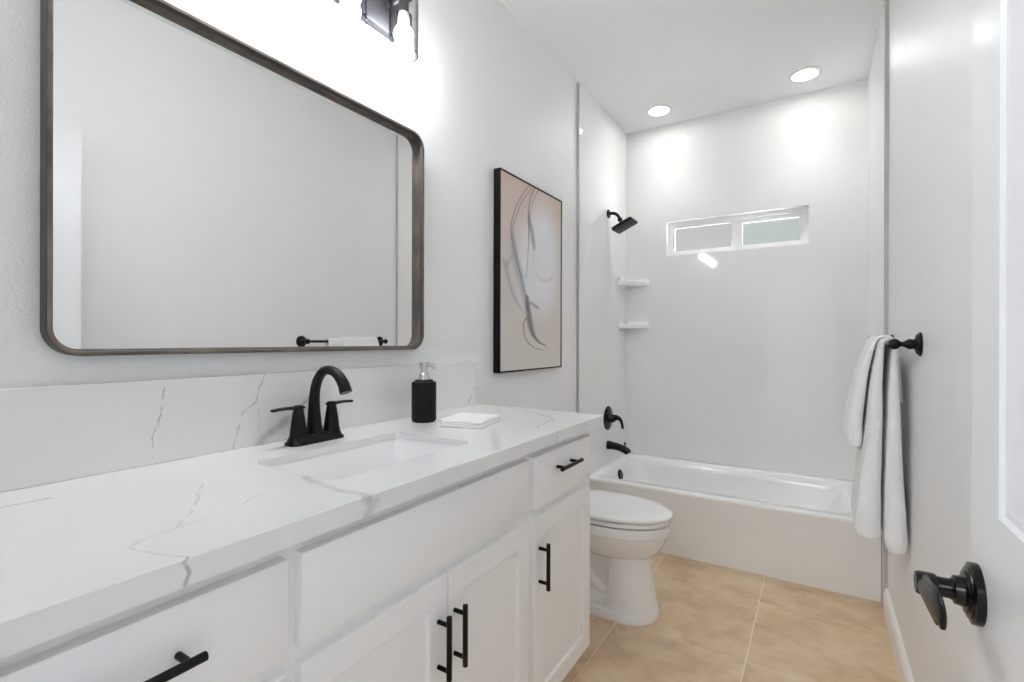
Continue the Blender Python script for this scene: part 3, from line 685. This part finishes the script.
# ================================================================= TOILET
TYC = 2.137
toi = thing('toilet', (.36, TYC, 0), 'white two piece toilet with closed lid between vanity and tub', 'toilet')
def egg(xb, xf, hw, z, sq=2.6, n=56, xc=None):
    xc = xb+(xf-xb)*.45 if xc is None else xc; out = []
    for i in range(n):
        t = 2*math.pi*i/n; c, s = math.cos(t), math.sin(t)
        if c >= 0: x = xc+(xf-xc)*c**1.0; y = hw*s
        else:
            k = 2/sq; x = xc-(xc-xb)*abs(c)**k; y = hw*math.copysign(abs(s)**k, s)
        out.append((x, TYC+y, z))
    return out
bm = nb()
loft(bm, [egg(.36, .600, .082, .243), egg(.32, .618, .098, .249), egg(.28, .643, .120, .266), egg(.248, .666, .143, .292), egg(.226, .684, .160, .327), egg(.216, .693, .168, .355), egg(.214, .694, .169, .360),
    egg(.208, .701, .174, .364), egg(.207, .702, .175, .400), egg(.211, .698, .171, .404), egg(.26, .64, .13, .404)])
box(bm, (.02, TYC-.16, .33), (.27, TYC+.16, .400), .02)
finish('bowl', bm, M['porc'], toi, smooth=40)
bm = nb()
def col(x0, x1, hw, z, r=.07): return zloop(rrect((x0+x1)/2, TYC, (x1-x0)/2, hw, r, 8), z)
def colf(x0, x1, hw, z):   # square back corners, round front
    pts = []
    for i in range(25):
        t = -math.pi/2+math.pi*i/24; pts.append((x1-.115+.115*max(0, math.cos(t))**.8, TYC+hw*math.sin(t)))
    pts += [(x0+.01, TYC+hw), (x0, TYC+hw-.01), (x0, TYC-hw+.01), (x0+.01, TYC-hw)]
    return [(x, y, z) for x, y in pts]
loft(bm, [colf(.440, .657, .127, .0), colf(.440, .657, .127, .022), colf(.446, .652, .119, .032), colf(.458, .645, .112, .07), colf(.462, .632, .106, .15), colf(.462, .619, .102, .22), colf(.46, .614, .100, .262)])
loft(bm, [col(.10, .60, .137, 0, .06), col(.10, .60, .137, .022, .06), col(.105, .595, .130, .034, .06), col(.12, .58, .120, .036, .06)])
loft(bm, [col(.13, .52, .095, .03, .05), col(.13, .52, .075, .09, .05), col(.10, .52, .068, .2, .05), col(.06, .50, .085, .27, .06), col(.04, .48, .125, .34, .06)])
tr = spline([(.20, TYC-.050, .05), (.21, TYC-.052, .14), (.26, TYC-.056, .20), (.33, TYC-.056, .18), (.38, TYC-.056, .12), (.43, TYC-.054, .09), (.48, TYC-.05, .10)], 6); tube(bm, tr, .030, 16)
finish('pedestal', bm, M['porc'], toi, smooth=45)
bm = nb(); loft(bm, [egg(.225, .697, .170, .4105), egg(.222, .703, .176, .413), egg(.222, .703, .176, .425), egg(.225, .700, .173, .429)]); finish('seat', bm, M['porc'], toi, smooth=40)
bm = nb(); loft(bm, [egg(.222, .702, .174, .4325), egg(.218, .710, .181, .435), egg(.217, .713, .184, .443), egg(.219, .711, .182, .449), egg(.226, .703, .175, .4535), egg(.26, .66, .145, .456), egg(.36, .55, .07, .457)])
finish('lid', bm, M['porc'], toi, smooth=60)
for s in (-1, 1): bm = nb(); box(bm, (.19, TYC+s*.075-.022, .404), (.228, TYC+s*.075+.022, .445), .008); finish('seat_hinge', bm, M['porc'], toi)
bm = nb(); loft(bm, [zloop(rrect(.105, TYC, .085, .19, .035, 6), .395), zloop(rrect(.105, TYC, .092, .205, .04, 6), .45), zloop(rrect(.107, TYC, .095, .215, .04, 6), .735)]); finish('tank', bm, M['porc'], toi)
bm = nb(); g = lambda k, z: zloop(rrect(.109, TYC, .101-k, .225-k, .04, 6), z); loft(bm, [g(.004, .736), g(0, .742), g(0, .760), g(.006, .768), g(.03, .771)]); finish('tank_lid', bm, M['porc'], toi)
bm = nb(); lathe(bm, [(.012, 0), (.012, .012)], (.202, TYC+.15, .69), (1, 0, 0)); tube(bm, [(.212, TYC+.15, .69), (.218, TYC+.12, .687), (.218, TYC+.08, .68)], [.006, .006, .008]); finish('flush_lever', bm, M['chrome'], toi)
for s in (-1, 1):
    bm = nb(); lathe(bm, [(.013, 0), (.012, .010), (.006, .016), (.001, .017)], (.30, TYC+s*.105, .035), (0, 0, 1), 16); finish('bolt_cap', bm, M['porc'], toi)

# ================================================================= TOWEL BAR AND TOWELS
BX, BZ, BY0, BY1 = 1.436, 1.187, 1.890, 2.530
tb = thing('towel_bar', (W, (BY0+BY1)/2, BZ), 'black towel bar with turned end posts on the right wall', 'towel bar')
for y in (BY0, BY1):
    bm = nb(); D = W-BX
    lathe(bm, [(.001, .0005), (.036, .0005), (.036, .005), (.031, .008), (.030, .011), (.024, .013), (.017, .015), (.014, .018), (.016, .024), (.0155, .030), (.010, .038), (.0075, .044), (.0075, .049), (.011, D-.013), (.0155, D-.006), (.017, D), (.0155, D+.007), (.010, D+.013), (.001, D+.0155)], (W, y, BZ), (-1, 0, 0), 32)
    finish('post', bm, M['black'], tb, smooth=50)
bm = nb(); lathe(bm, [(.008, 0), (.008, BY1-BY0)], (BX, BY0, BZ), (0, 1, 0), 20); finish('bar', bm, M['black'], tb)

def draped(name, path, y0, y1, label, seed):
    """cloth folded over the bar: rounded slab swept along an inverted U (x, z, thickness)"""
    bm = nb(); P = spline(path, 7); n = len(P); loops = []
    top = max(p[1] for p in P)
    for i in range(n):
        a, b = P[max(i-1, 0)], P[min(i+1, n-1)]
        t = Vector((b[0]-a[0], 0, b[1]-a[1])).normalized(); nn = Vector((t.z, 0, -t.x))
        x, z, th = P[i]; drop = top-z; lp = []
        endk = min(i, n-1-i); sh = (0.30, .12, .03)[endk] if endk < 3 else 0
        for u, v in rrect(0, 0, th/2*(1-sh), (y1-y0)/2*(1-sh*.06), th*.46, 7):
            g_ = min(1, drop/.5)
            wob = .004*g_*math.sin(v*34+seed+z*5)+.0025*g_*noise.noise((v*14, z*9, seed))*2
            yy = (y0+y1)/2+v*(1-.05*g_*(1 if drop > .1 else 0))+.004*g_*math.sin(z*17+seed)
            inner = .5 if x > BX else 1
            lp.append((x+nn.x*u+wob*inner, yy, z+nn.z*u+.003*g_*math.sin(v*22+seed)*(1 if endk < 3 else 0)))
        loops.append(lp)
    loft(bm, loops)
    o = finish(name, bm, M['towel_band'], base=(BX, (y0+y1)/2, top), smooth=60)
    return o
def make_towel():
    mt, nt, b = nodes_of('terry_with_bands'); L = nt.links.new
    tc = N(nt, 'ShaderNodeTexCoord'); nz = N(nt, 'ShaderNodeTexNoise'); nz.inputs['Scale'].default_value = 330; nz.inputs['Detail'].default_value = 2
    L(tc.outputs['Object'], nz.inputs['Vector']); sp = N(nt, 'ShaderNodeSeparateXYZ'); L(tc.outputs['Object'], sp.inputs[0])
    acc = None
    for z in (-.285, -.535, -.655, -.36):
        s = N(nt, 'ShaderNodeMath', operation='SUBTRACT'); L(sp.outputs[2], s.inputs[0]); s.inputs[1].default_value = z
        a = N(nt, 'ShaderNodeMath', operation='ABSOLUTE'); L(s.outputs[0], a.inputs[0])
        l = N(nt, 'ShaderNodeMath', operation='LESS_THAN'); L(a.outputs[0], l.inputs[0]); l.inputs[1].default_value = .014
        if acc is None: acc = l.outputs[0]
        else:
            x = N(nt, 'ShaderNodeMath', operation='MAXIMUM'); L(acc, x.inputs[0]); L(l.outputs[0], x.inputs[1]); acc = x.outputs[0]
    wv = N(nt, 'ShaderNodeTexWave', bands_direction='Y'); wv.inputs['Scale'].default_value = 40; L(tc.outputs['Object'], wv.inputs['Vector'])
    h = N(nt, 'ShaderNodeMix'); L(acc, h.inputs[0]); L(nz.outputs['Fac'], h.inputs[2])
    w2 = N(nt, 'ShaderNodeMath', operation='MULTIPLY'); L(wv.outputs['Fac'], w2.inputs[0]); w2.inputs[1].default_value = .5; L(w2.outputs[0], h.inputs[3])
    bp = N(nt, 'ShaderNodeBump'); bp.inputs['Strength'].default_value = .9; bp.inputs['Distance'].default_value = .003
    L(h.outputs[0], bp.inputs['Height']); L(bp.outputs['Normal'], b.inputs['Normal'])
    b.inputs['Base Color'].default_value = (.87, .87, .87, 1); b.inputs['Roughness'].default_value = .95; b.inputs['Specular IOR Level'].default_value = .1
    b.inputs['Sheen Weight'].default_value = .3
    return mt
M['towel_band'] = make_towel()
bt = draped('bath_towel', [(1.386, .530, .076), (1.389, .60, .072), (1.400, .83, .046), (1.409, 1.05, .026), (1.416, 1.14, .016), (1.420, 1.180, .012), (1.425, 1.1955, .012), (1.436, 1.2015, .012), (1.447, 1.1955, .012), (1.452, 1.180, .012), (1.4525, 1.14, .018), (1.4525, 1.0, .030), (1.455, .83, .042), (1.460, .64, .056), (1.463, .496, .065)],
    2.030, 2.400, 'long white bath towel folded over the bar, hanging lowest', 1.0)
tag(bt, bt.get('label') or 'long white bath towel folded over the bar, hanging lowest', 'towel')
ht = draped('hand_towel', [(1.350, .822, .045), (1.355, .92, .041), (1.374, 1.06, .030), (1.3905, 1.14, .020), (1.404, 1.182, .012), (1.415, 1.205, .010), (1.436, 1.2132, .010), (1.456, 1.2045, .010), (1.4655, 1.18, .010), (1.4725, 1.12, .012), (1.4775, 1.05, .013), (1.481, .985, .014)],
    2.130, 2.430, 'short white hand towel draped over the top of the bath towel', 3.0)
tag(ht, 'short white hand towel draped over the top of the bath towel', 'towel')
